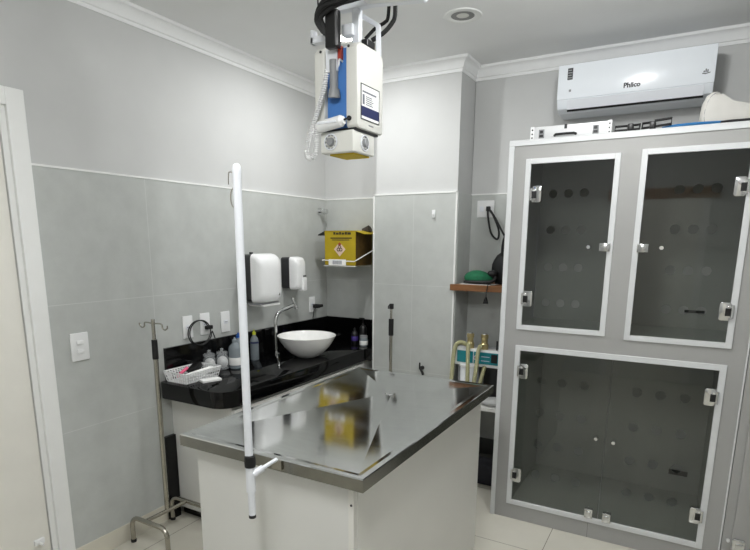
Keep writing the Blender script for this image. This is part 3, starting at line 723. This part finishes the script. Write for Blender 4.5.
# ------------------------------------------------------------------ kennel cabinet
E = -.643
KX0, KX1, KZ = 1.604, 2.748, 2.089
kt = thing('kennel_cabinet', 'tall grey kennel cabinet with four tinted glass doors under the air conditioner', 'kennel', (2.18, -.3, 0))
FT = .02
op = dict(ul=(1.705, 2.125, 1.130, 1.985), ur=(2.242, 2.667, 1.118, 1.994), lo=(1.707, 2.661, .108, 1.014))
m = MB()
m.box(KX0, op['ul'][0], E, E+FT, 0, KZ).box(op['ur'][1], KX1, E, E+FT, 0, KZ)
m.box(op['ul'][0], op['ur'][1], E, E+FT, 0, op['lo'][2]).box(op['ul'][0], op['ur'][1], E, E+FT, op['lo'][3], op['ur'][2])
m.box(op['ul'][0], op['ul'][1], E, E+FT, op['ur'][2], op['ul'][2]).box(op['ul'][1], op['ur'][0], E, E+FT, op['ur'][2], KZ)
m.box(op['ul'][0], op['ul'][1], E, E+FT, op['ul'][3], KZ).box(op['ur'][0], op['ur'][1], E, E+FT, op['ur'][3], KZ)
m.build('front_panel', 'kennel', kt)
MB().box(KX0, KX0+.02, E+FT, .04, 0, KZ).box(KX1-.02, KX1, E+FT, .04, 0, KZ).box(KX0+.02, KX1-.02, .02, .04, 0, KZ).box(KX0+.02, KX1-.02, E+FT, .02, KZ-.02, KZ).build('carcass', 'kennel', kt)
for za, zb in ((.06, .09), (1.06, 1.10)): MB().box(KX0+.02, KX1-.02, E+FT, .02, za, zb).build('kennel_floor', 'kennel_in', kt)
MB().box(2.17, 2.20, E+FT, .02, 1.10, KZ-.02).build('divider', 'kennel_in', kt)
for xa_, xb_ in ((1.685, 1.705), (2.665, 2.685)): MB().box(xa_, xb_, E+FT, .02, .09, 1.06).build('inner_lining', 'kennel_in', kt)
def frame(x0, x1, z0, z1, w, name='window_frame', par=kt):
    MB().box(x0, x0+w, E-.009, E+.004, z0, z1, .0015).box(x1-w, x1, E-.009, E+.004, z0, z1, .0015).box(x0+w, x1-w, E-.0088, E+.0038, z0, z0+w, .0015).box(x0+w, x1-w, E-.0088, E+.0038, z1-w, z1, .0015).build(name, 'kennel_trim', par)
frame(1.691, 2.139, 1.116, 1.999, .026); frame(2.228, 2.681, 1.106, 2.008, .026); frame(1.693, 2.675, .092, 1.028, .028)
MB().box(KX0-.004, KX0+.022, E-.006, E, 0, KZ-.024, .0015).box(KX0-.004, KX0, E, E+.03, 0, KZ-.024).box(KX0-.004, KX1+.001, E-.006, E, KZ-.024, KZ, .0015).box(KX0-.004, KX1+.001, E-.006, E+.03, KZ, KZ+.005, .0015).box(KX1-.006, KX1+.001, E-.005, E, 0, KZ-.024, .001).build('edge_trim', 'kennel_trim', kt)
MB().box(2.141, 2.1425, E-.0006, E+.001, 0, .092).build('panel_joint', 'seam', kt)  # thin dark grey joint line
def holed_pane(x0, x1, z0, z1, holes, r, ya, yb, name, par):
    m = MB(); bm = m.bm
    xs = sorted({round(h[0], 4) for h in holes}); zs = sorted({round(h[1], 4) for h in holes}); g = r*1.35
    X = [x0]+[v for x in xs for v in (x-g, x+g)]+[x1]; Z = [z0]+[v for z in zs for v in (z-g, z+g)]+[z1]
    hs = {(round(a, 4), round(b, 4)) for a, b in holes}
    vc = {}
    def V(x, y, z):
        k = (round(x, 5), round(y, 5), round(z, 5))
        if k not in vc: vc[k] = bm.verts.new((x, y, z))
        return vc[k]
    for i in range(len(X)-1):
        for j in range(len(Z)-1):
            cx, cz = (X[i]+X[i+1])/2, (Z[j]+Z[j+1])/2
            if (i % 2 == 1) and (j % 2 == 1) and (round(cx, 4), round(cz, 4)) in hs:
                n = 24
                for y in (ya, yb):
                    C = [V(cx+r*math.cos(2*PI*k/n), y, cz+r*math.sin(2*PI*k/n)) for k in range(n)]
                    Q = []
                    for k in range(n):
                        a = 2*PI*k/n; c, s = math.cos(a), math.sin(a); mxx = max(abs(c), abs(s))
                        Q.append(V(cx+g*c/mxx, y, cz+g*s/mxx))
                    for k in range(n): bm.faces.new([C[k], C[(k+1) % n], Q[(k+1) % n], Q[k]])
                for k in range(n):
                    a, b2 = 2*PI*k/n, 2*PI*(k+1)/n
                    bm.faces.new([V(cx+r*math.cos(a), ya, cz+r*math.sin(a)), V(cx+r*math.cos(b2), ya, cz+r*math.sin(b2)), V(cx+r*math.cos(b2), yb, cz+r*math.sin(b2)), V(cx+r*math.cos(a), yb, cz+r*math.sin(a))])
            else:
                for y in (ya, yb): bm.faces.new([V(X[i], y, Z[j]), V(X[i+1], y, Z[j]), V(X[i+1], y, Z[j+1]), V(X[i], y, Z[j+1])])
    for i in range(len(X)-1):
        for z in (z0, z1): bm.faces.new([V(X[i], ya, z), V(X[i+1], ya, z), V(X[i+1], yb, z), V(X[i], yb, z)])
    for j in range(len(Z)-1):
        for x in (x0, x1): bm.faces.new([V(x, ya, Z[j]), V(x, ya, Z[j+1]), V(x, yb, Z[j+1]), V(x, yb, Z[j])])
    return m.build(name, 'glass', par)
ya, yb = E+.001, E+.007
G = [1.835, 1.910, 1.985]; H4 = [1.822, 1.643, 1.455, 1.27]
dUL = holed_pane(1.719, 2.111, 1.144, 1.971, [(x, z) for x in G for z in H4], .021, ya, yb, 'glass_door', kt)
G = [2.398, 2.471, 2.544]
dUR = holed_pane(2.256, 2.653, 1.134, 1.98, [(x, z) for x in G for z in H4], .021, ya, yb, 'glass_door', kt)
HL = [.845, .662, .482, .302]
dLL = holed_pane(1.723, 2.186, .122, .998, [(x, z) for x in (1.846, 1.953, 2.062) for z in HL], .023, ya, yb, 'glass_door', kt)
dLR = holed_pane(2.190, 2.645, .122, .998, [(x, z) for x in (2.312, 2.418, 2.524) for z in HL], .023, ya, yb, 'glass_door', kt)
def hinge(x, z, side, par):
    """chrome glass clamp hinge; side -1: the frame is to its left"""
    s = side
    h = MB()
    h.prism(rounded_rect(x-.024, x+.024, z-.042, z+.042, .012), 'y', E-.02, E-.006, .003)
    h.box(x+s*.02-.014, x+s*.02+.014, E-.022, E-.009, z-.026, z+.026, .003)
    h.cyl((x+s*.028, E-.018, z-.03), (x+s*.028, E-.018, z+.03), .007, n=14)
    o = h.build('hinge', 'chrome', par, True)
    MB().box(x+s*.012-.011, x+s*.012+.011, E-.0245, E-.0195, z-.02, z+.016, .001).build('hinge_slot_and_reflection', 'black', par)  # black notch, made larger for the dark the chrome reflects
hinge(1.757, 1.822, -1, dUL); hinge(1.745, 1.286, -1, dUL)
hinge(2.630, 1.823, 1, dUR); hinge(2.635, 1.277, 1, dUR)
hinge(1.748, .888, -1, dLL); hinge(1.746, .28, -1, dLL)
hinge(2.622, .871, 1, dLR); hinge(2.626, .266, 1, dLR)
def knob(x, z, par):
    MB().cyl((x, E+.001, z), (x, E-.012, z), .006, .006, 14).cyl((x, E-.012, z), (x, E-.024, z), .011, .009, 18).build('knob', 'chrome', par, True)
knob(2.028, 1.559, dUL); knob(2.352, 1.558, dUR); knob(2.145, .574, dLL); knob(2.230, .568, dLR)
def catch(x, z, par, w=.04, h=.034):
    MB().box(x-w/2, x+w/2, E-.024, E-.004, z-h/2, z+h/2, .0025).box(x-w/4, x+w/4, E-.03, E-.02, z-h/4, z+h/4, .002).build('catch', 'chrome', par, True)
catch(2.104, 1.558, dUL, .05, .04); catch(2.272, 1.556, dUR, .05, .04); catch(2.142, .15, dLL, .042, .052); catch(2.232, .146, dLR, .042, .052)
MB().box(2.48, 2.58, .012, .0205, 1.19, 1.205).build('drain_slot', 'black', kt)
MB().box(2.50, 2.60, .012, .0205, .20, .23).build('drain_slot', 'black', kt)
# grey cupboard right of the kennel
ct = thing('side_cupboard', 'plain grey cupboard at the right edge beside the kennel', 'cupboard', (3.08, -.3, 0))
MB().box(KX1+.004, 3.40, E, .04, 0, KZ).build('body', 'kennel', ct)
MB().box(KX1+.004, 3.40, E-.004, E+.02, KZ-.02, KZ+.004, .001).build('edge_trim', 'kennel_trim', ct)
hd = MB().box(2.79, 3.36, E-.016, E, .05, KZ-.06, .002).build('door', 'kennel', ct)
h = MB(); x, z = 2.817, .155
h.prism(rounded_rect(x-.026, x+.026, z-.042, z+.042, .012), 'y', E-.032, E-.018, .003).box(x-.012, x+.02, E-.036, E-.03, z-.02, z+.02, .002).build('hinge', 'chrome', hd, True)
MB().cyl((2.776, E, .17), (2.776, E-.014, .17), .008, .007, 14).build('stud', 'white', ct, True)

# ------------------------------------------------------------------ things on top of the kennel
K = KZ+.0055
t = thing('flight_case', 'low white flight case with black latches on top of the kennel', 'case', (1.89, -.5, K))
cx0, cx1, cy0, cy1, ch = 1.694, 2.078, -.60, -.40, .064
MB().box(cx0, cx1, cy0, cy1, K, K+ch, .005).build('body', 'alu', t, True)
for a in ((cx0-.002, cx0+.016), (cx1-.016, cx1+.002)):
    MB().box(a[0], a[1], cy0-.003, cy0+.02, K, K+ch+.002, .002).build('corner_guard', 'white', t)
m = MB()
for a in (cx0+.008, cx1-.008, cx1+.006):
    for z in (.012, .03, .05): m.cyl((a if a < cx1 else a-.014, cy0-.0045, K+z), (a if a < cx1 else a-.014, cy0-.003, K+z), .004, n=10)
m.build('rivets', 'dgrey', t)
MB().tube([(cx0+.12, cy0-.003, K+.016), (cx0+.128, cy0-.018, K+.018), (cx0+.17, cy0-.02, K+.018), (cx0+.215, cy0-.018, K+.018), (cx0+.223, cy0-.003, K+.016)], .006, 8).build('handle', 'black', t, True)
for x in (cx0+.055, cx1-.07):
    l = MB().box(x-.014, x+.014, cy0-.006, cy0, K+.006, K+.05, .002).build('latch', 'mgrey', t)
    MB().box(x-.01, x+.01, cy0-.009, cy0-.006, K+.012, K+.024, .002).box(x-.008, x+.008, cy0-.009, cy0-.006, K+.03, K+.044, .002).build('latch_buckle', 'dgrey', l)
MB().box(cx0+.165, cx0+.178, cy0-.004, cy0, K+.045, K+.066, .001).build('top_clip', 'dgrey', t)
# restraint frame of black loops
t = thing('black_strap_harness', 'black looped harness lying beside the flight case on the kennel', 'harness', (2.2, -.62, K))
ang = .0
def loop(xa, xb, za, zb, h, r=.008):
    za -= .001; zb -= .001
    MB().tube([(xa, -.632, za), (xb, -.632, zb), (xb, -.615, zb+h), (xa, -.615, za+h)], r, 8, closed=True).build('loop', 'rubber', t, True)
loop(2.098, 2.16, K+.007, K+.007, .022, .0058); loop(2.168, 2.204, K+.007, K+.009, .022, .0058); loop(2.215, 2.255, K+.009, K+.012, .024, .0058); loop(2.265, 2.334, K+.013, K+.018, .028, .0058)
for x in (2.165, 2.258): MB().box(x-.012, x+.014, -.643, -.604, K+.0005, K+.034, .006).build('buckle', 'black', t, True)
tag(MB().tube([(2.30, -.60, K+.007), (2.36, -.635, K+.007), (2.45, -.638, K+.007), (2.50, -.63, K+.007), (2.65, -.60, K+.007)], .0065, 8, 4).build('blue_strap', 'bluestrap', smooth=True), 'blue strap lying along the kennel top behind the harness', 'strap')
tag(MB().tube([(2.50, -.545, K+.006), (2.53, -.63, K+.006), (2.62, -.638, K+.006), (2.72, -.636, K+.006)], .0055, 8, 4).build('black_lead', 'rubber', smooth=True), 'black lead lying in front of the beige cushion', 'lead')
# beige cushion
t = thing('beige_cushion', 'beige wedge cushion with sloping back on top of the kennel', 'cushion', (2.7, -.4, K))
prof = [(2.456, K+.012), (2.442, K+.06), (2.446, K+.11), (2.46, K+.148), (2.48, K+.164), (2.50, K+.166), (2.53, K+.148), (2.565, K+.118), (2.605, K+.088), (2.66, K+.072), (2.74, K+.07), (2.88, K+.075), (2.98, K+.065), (3.0, K+.03), (2.98, K+.002), (2.48, K+.002)]
c = MB(); c.prism(prof, 'y', -.50, -.2)
bmesh.ops.bevel(c.bm, geom=[e for e in c.bm.edges if abs(e.verts[0].co.y-e.verts[1].co.y) < 1e-4], offset=.018, segments=3, profile=.5, affect='EDGES')
c.build('pad', 'beige', t, True)
sm = MB(); pp = [(x, -.498, z) for x, z in [(2.472, K+.012), (2.461, K+.06), (2.465, K+.106), (2.478, K+.142), (2.497, K+.158)]]
sm.tube(pp, .0022, 6, 5).build('seam', 'mgrey', t, True)

# ------------------------------------------------------------------ air conditioner
MT['ac'] = mat('glossy_cool_white', (234, 239, 244), .22, noise=.005, coat=.15)
t = thing('air_conditioner', 'white split air conditioner high on the wall above the kennel', 'air conditioner', (2.1, -.05, 2.29))
ax0, ax1 = 1.722, 2.486
prf = [(.055, 2.565), (-.10, 2.568), (-.150, 2.560), (-.165, 2.545), (-.172, 2.50), (-.172, 2.372), (-.150, 2.328), (-.10, 2.312), (.02, 2.308), (.055, 2.308)]
MB().prism(prf, 'x', ax0, ax1, .004).build('housing', 'ac', t, True)
MB().box(ax0-.001, ax1+.001, -.1765, -.165, 2.374, 2.556, .004).build('front_panel', 'ac', t, True)
MB().prism([(-.1755, 2.368), (-.154, 2.320), (-.151, 2.322), (-.172, 2.370)], 'x', ax0+.055, ax1-.04).build('louvre', 'white_soft', t)
MB().prism([(-.156, 2.322), (-.150, 2.312), (-.146, 2.314), (-.152, 2.324)], 'x', ax0+.055, ax1-.04).build('louvre_gap', 'black', t)
RX = Matrix.Rotation(PI/2, 4, 'X')
text_mesh('Philco', .034, Matrix.Translation((2.108, -.178, 2.409)) @ RX, 'brand_lettering', 'dgrey', t, .0014)
m = MB()
m.box(2.435, 2.44, -.1772, -.1765, 2.425, 2.434).box(2.443, 2.448, -.1772, -.1765, 2.425, 2.442).box(2.451, 2.456, -.1772, -.1765, 2.425, 2.438).tube([(2.43, -.177, 2.422), (2.445, -.177, 2.419), (2.465, -.177, 2.424)], .002, 6)
m.build('corner_mark', 'dgrey', t)
MB().box(1.772, 1.80, -.1772, -.1765, 2.475, 2.535).build('energy_label', 'dgrey', t)
m = MB()
for k in range(4): m.box(1.7745, 1.7975-.004*(k % 2), -.1776, -.1772, 2.482+k*.013, 2.488+k*.013)
m.build('energy_label_print', 'mgrey', t)
MB().box(1.784, 1.796, -.1772, -.1765, 2.412, 2.424).build('small_mark', 'mgrey', t)

# ------------------------------------------------------------------ hanging x-ray unit
xt = thing('xray_unit', 'white and blue portable x-ray unit hanging from a ceiling arm over the table', 'x-ray unit', (1.25, -1.66, 1.91))
xa, xb, y0, y1, z0, z1 = 1.150, 1.342, -1.75, -1.55, 1.998, 2.295
# right and left shells with chamfered tops
def shellx(a, b, name):
    MB().prism([(y0, z0+.012), (y0+.012, z0), (y1, z0), (y1, z1-.02), (y1-.02, z1), (y0+.02, z1), (y0, z1-.018)], 'x', a, b, .006).build(name, 'cream', xt, True)
shellx(1.292, xb, 'right_shell'); shellx(xa, 1.196, 'left_shell')
MB().box(1.197, 1.291, y0+.018, y1-.01, z0+.004, z1-.012, .003).build('blue_core', 'blue', xt)
MB().box(1.199, 1.25, y0+.006, y0+.018, z1-.09, z1-.012, .002).build('top_insert', 'white_soft', xt)
m = MB()
for (x, z) in ((1.180, z1-.018), (1.304, z1-.016)): m.cyl((x, y0-.001, z), (x, y0+.003, z), .005, n=12)
m.build('shell_screws', 'dgrey', xt)
MB().box(1.255, 1.271, y0+.002, y0+.018, z1-.055, z1-.008, .002).build('red_tag', 'red', xt)
MB().cyl((1.232, y0+.012, 2.13), (1.232, y0+.012, 2.245), .016, .017, 20).cyl((1.24, y0+.0, 2.11), (1.243, y0-.004, 2.14), .024, .02, 20).build('probe_holder', 'mgrey', xt, True)
MB().tube([(1.268, y0+.016, 2.235), (1.268, y0-.006, 2.238), (1.268, y0-.009, 2.22), (1.262, y0-.009, 2.21)], .003, 8, 4).build('cable_clip', 'white', xt, True)
# side label
MB().box(xb, xb+.0015, y0+.026, y1-.038, 2.034, 2.153).build('side_label', 'paper', xt)
MB().box(xb+.0015, xb+.002, y0+.026, y1-.038, 2.044, 2.078).build('label_band', 'navy', xt)
m = MB(); rr = random.Random(4)
for k in range(5): m.box(xb+.0015, xb+.002, y0+.06, y0+.06+rr.uniform(.045, .078), 2.086+k*.007, 2.089+k*.007)
m.box(xb+.0015, xb+.002, y0+.035, y0+.14, 2.127, 2.133).box(xb+.0015, xb+.002, y0+.036, y0+.05, 2.085, 2.12)
m.build('label_print', 'inkgrey', xt)
m = MB()
fx = xb+.0012
m.box(xb, fx+.0012, y0+.024, y0+.027, 2.032, 2.155).box(xb, fx+.0012, y1-.039, y1-.036, 2.032, 2.155).box(xb, fx+.0012, y0+.024, y1-.036, 2.153, 2.156).box(xb, fx+.0012, y0+.024, y1-.036, 2.031, 2.034)
m.build('label_border', 'dgrey', xt)
MB().box(xb, xb+.001, y0+.085, y0+.12, 2.014, 2.019).build('maker_mark', 'mgrey', xt)
# collimator head
hx0, hx1, hy0, hy1, hz0, hz1 = 1.176, 1.326, -1.752, -1.59, 1.912, 1.992
hd = MB().box(hx0, hx1, hy0, hy1, hz0, hz1, .007, 3).build('collimator_head', 'cream', xt, True)
def dial(c, ax, r):
    b = MB(); n = Vector((0, -1, 0)) if ax == 'y' else Vector((1, 0, 0)); c = Vector(c)
    u = Vector((1, 0, 0)) if ax == 'y' else Vector((0, 1, 0)); z = Vector((0, 0, 1))
    b.cyl(c-n*.002, c+n*.012, r*.62, r*.5, 24)
    for k in range(10):
        a = 2*PI*k/10; b.cyl(c+(u*math.cos(a)+z*math.sin(a))*r*.9, c+(u*math.cos(a)+z*math.sin(a))*r*.9+n*.004, r*.15, n=8)
    o = b.build('dial', 'mgrey', hd, True)
    b = MB(); b.tube([c+(u*math.cos(2*PI*k/24)+z*math.sin(2*PI*k/24))*r+n*.002 for k in range(24)], .003, 6, closed=True); b.build('dial_ring', 'white_soft', hd, True)
dial((1.225, hy0, 1.953), 'y', .028); dial((hx1, -1.67, 1.953), 'x', .028)
MB().box(hx0+.03, hx1-.012, hy0+.02, hy1-.02, hz0-.006, hz0+.001, .002).build('yellow_plate', 'ylabel', hd)
MB().box(xa+.03, 1.33, y0+.01, y1-.02, 1.990, 2.0).build('neck_gap', 'dgrey', xt)
# handset lying in its clip, with a small cord
MB().cyl((1.186, y0-.022, 2.006), (1.285, y0-.022, 2.02), .021, .021, 20).cyl((1.285, y0-.022, 2.02), (1.297, y0-.022, 2.022), .021, .014, 20).build('handset', 'white', xt, True)
MB().box(1.192, 1.275, y0-.046, y0-.04, 2.012, 2.02, .001).build('handset_button', 'white_soft', xt)
MB().tube([(1.292, y0-.022, 2.022), (1.305, y0-.02, 2.026), (1.312, y0+.0, 2.03)], .0035, 8).cyl((1.308, y0-.006, 2.031), (1.308, y0+.004, 2.031), .009, n=14).build('strain_relief', 'rubber', xt, True)
# coiled cord
def helix(path, r, turns, w):
    P = [Vector(p) for p in path]; seg = [(b-a).length for a, b in zip(P, P[1:])]; L = sum(seg); out = []
    N = turns*9
    for i in range(N+1):
        s = L*i/N; k = 0
        while k < len(seg)-1 and s > seg[k]: s -= seg[k]; k += 1
        d = (P[k+1]-P[k]).normalized(); c = P[k]+d*s
        a = Vector((0, -1, 0)); a = (a-d*a.dot(d)).normalized(); b2 = d.cross(a); t_ = 2*PI*i/9
        out.append(c+(a*math.cos(t_)+b2*math.sin(t_))*r)
    return out
path = []
ctl = [(1.228, 2.20), (1.218, 2.15), (1.195, 2.09), (1.165, 2.02), (1.138, 1.96), (1.128, 1.925), (1.135, 1.898), (1.155, 1.893), (1.172, 1.912), (1.176, 1.96), (1.178, 2.01), (1.19, 2.016)]
for x, z in ctl: path.append((x, y0-.03, z))
MB().tube(helix(path, .0075, 62, 0), .0028, 6).build('coiled_cord', 'white', xt, True)
# yoke, brackets
MB().box(1.272, 1.302, -1.675, -1.645, 2.29, 2.45, .003).box(1.238, 1.285, -1.695, -1.655, 2.338, 2.378, .003).box(1.20, 1.33, -1.70, -1.60, z1-.004, z1+.006, .002).build('mount_post', 'white_soft', xt, True)
MB().tube([(1.275, -1.60, 2.43), (1.334, -1.58, 2.392), (1.334, -1.575, 2.285)], .0125, 4).build('side_brace', 'white_soft', xt)
MB().box(1.09, 1.20, -1.69, -1.66, 2.335, 2.36, .003).box(1.09, 1.105, -1.69, -1.66, 2.335, 2.385, .003).build('cord_hook', 'white_soft', xt)
MB().box(1.305, 1.332, -1.66, -1.60, z1+.008, z1+.032, .003).build('clamp_knob', 'black', xt)
MB().box(1.222, 1.276, -1.785, -1.752, 2.272, 2.40, .008).build('cable_sleeve', 'black', xt)
# carrying arm, fixed to the ceiling
at = thing('ceiling_arm', 'white bracket arm carrying the x-ray unit from the ceiling', 'arm', (1.4, -1.66, 2.42))
MB().prism([(1.215, 2.432), (1.36, 2.428), (1.565, 2.404), (1.572, 2.41), (1.572, 2.44), (1.50, 2.465), (1.215, 2.47)], 'y', -1.685, -1.65, .003).build('beam', 'white_soft', at)
MB().prism([(1.35, 2.43), (1.57, 2.405), (1.57, 2.413), (1.36, 2.455)], 'y', -1.72, -1.685).build('gusset', 'casing', at)
MB().cyl((1.54, -1.667, 2.43), (1.54, -1.667, ZC-.015), .022, n=24).build('drop_tube', 'white_soft', at, True)
MB().lathe([(0, -.018), (.06, -.018), (.075, -.006), (.075, 0), (0, 0)], (1.54, -1.667, ZC), 32).build('ceiling_flange', 'white_soft', at, True)
MB().cyl((1.455, -1.726, 2.422), (1.455, -1.715, 2.432), .004, n=10).build('pin', 'dgrey', at)
# cables wrapped round the arm
rc = random.Random(12)
t = thing('black_cables', 'bundle of black cables wrapped round the ceiling arm above the x-ray unit', 'cable', (1.25, -1.72, 2.4))
for k in range(11):
    q = rc.uniform(-.016, .016); v = rc.uniform(-.012, .03)
    MB().tube([(1.222+q, -1.768+q*.5, 2.32+abs(q)), (1.205+q, -1.79, 2.372+v*.5), (1.245+q*.6, -1.80+q*.6, 2.398+v), (1.30, -1.80+q*.6, 2.408+v+q*.3), (1.35, -1.79+q*.6, 2.416+v), (1.41+q, -1.77, 2.432+v*1.3), (1.50+q, -1.72, 2.50+v)], .0075, 8, 6).build('cable', 'rubber', t, True)
MB().tube([(1.30, -1.57, 2.35), (1.345, -1.56, 2.372), (1.375, -1.55, 2.402), (1.39, -1.55, 2.43), (1.395, -1.56, 2.50)], .009, 8, 6).build('cable', 'rubber', t, True)
MB().tube([(1.27, -1.57, 2.36), (1.31, -1.56, 2.395), (1.345, -1.55, 2.412), (1.36, -1.55, 2.43), (1.37, -1.56, 2.50)], .007, 8, 6).build('cable', 'rubber', t, True)
MB().tube([(1.165, -1.74, 2.64), (1.17, -1.75, 2.48), (1.185, -1.765, 2.40)], .003, 6, 4).build('thin_wire', 'rubber', t, True)

# ------------------------------------------------------------------ world and view
w = bpy.data.worlds.new('world'); sc.world = w; w.use_nodes = True
w.node_tree.nodes['Background'].inputs[0].default_value = (.8, .8, .8, 1)
w.node_tree.nodes['Background'].inputs[1].default_value = .05
vs = sc.view_settings
vs.view_transform = 'Standard'; vs.look = 'None'; vs.gamma = 1; vs.use_curve_mapping = False; vs.exposure = 0.32
sc.cycles.max_bounces = 10; sc.cycles.transparent_max_bounces = 16
try: sc.cycles.use_denoising = True
except Exception: pass
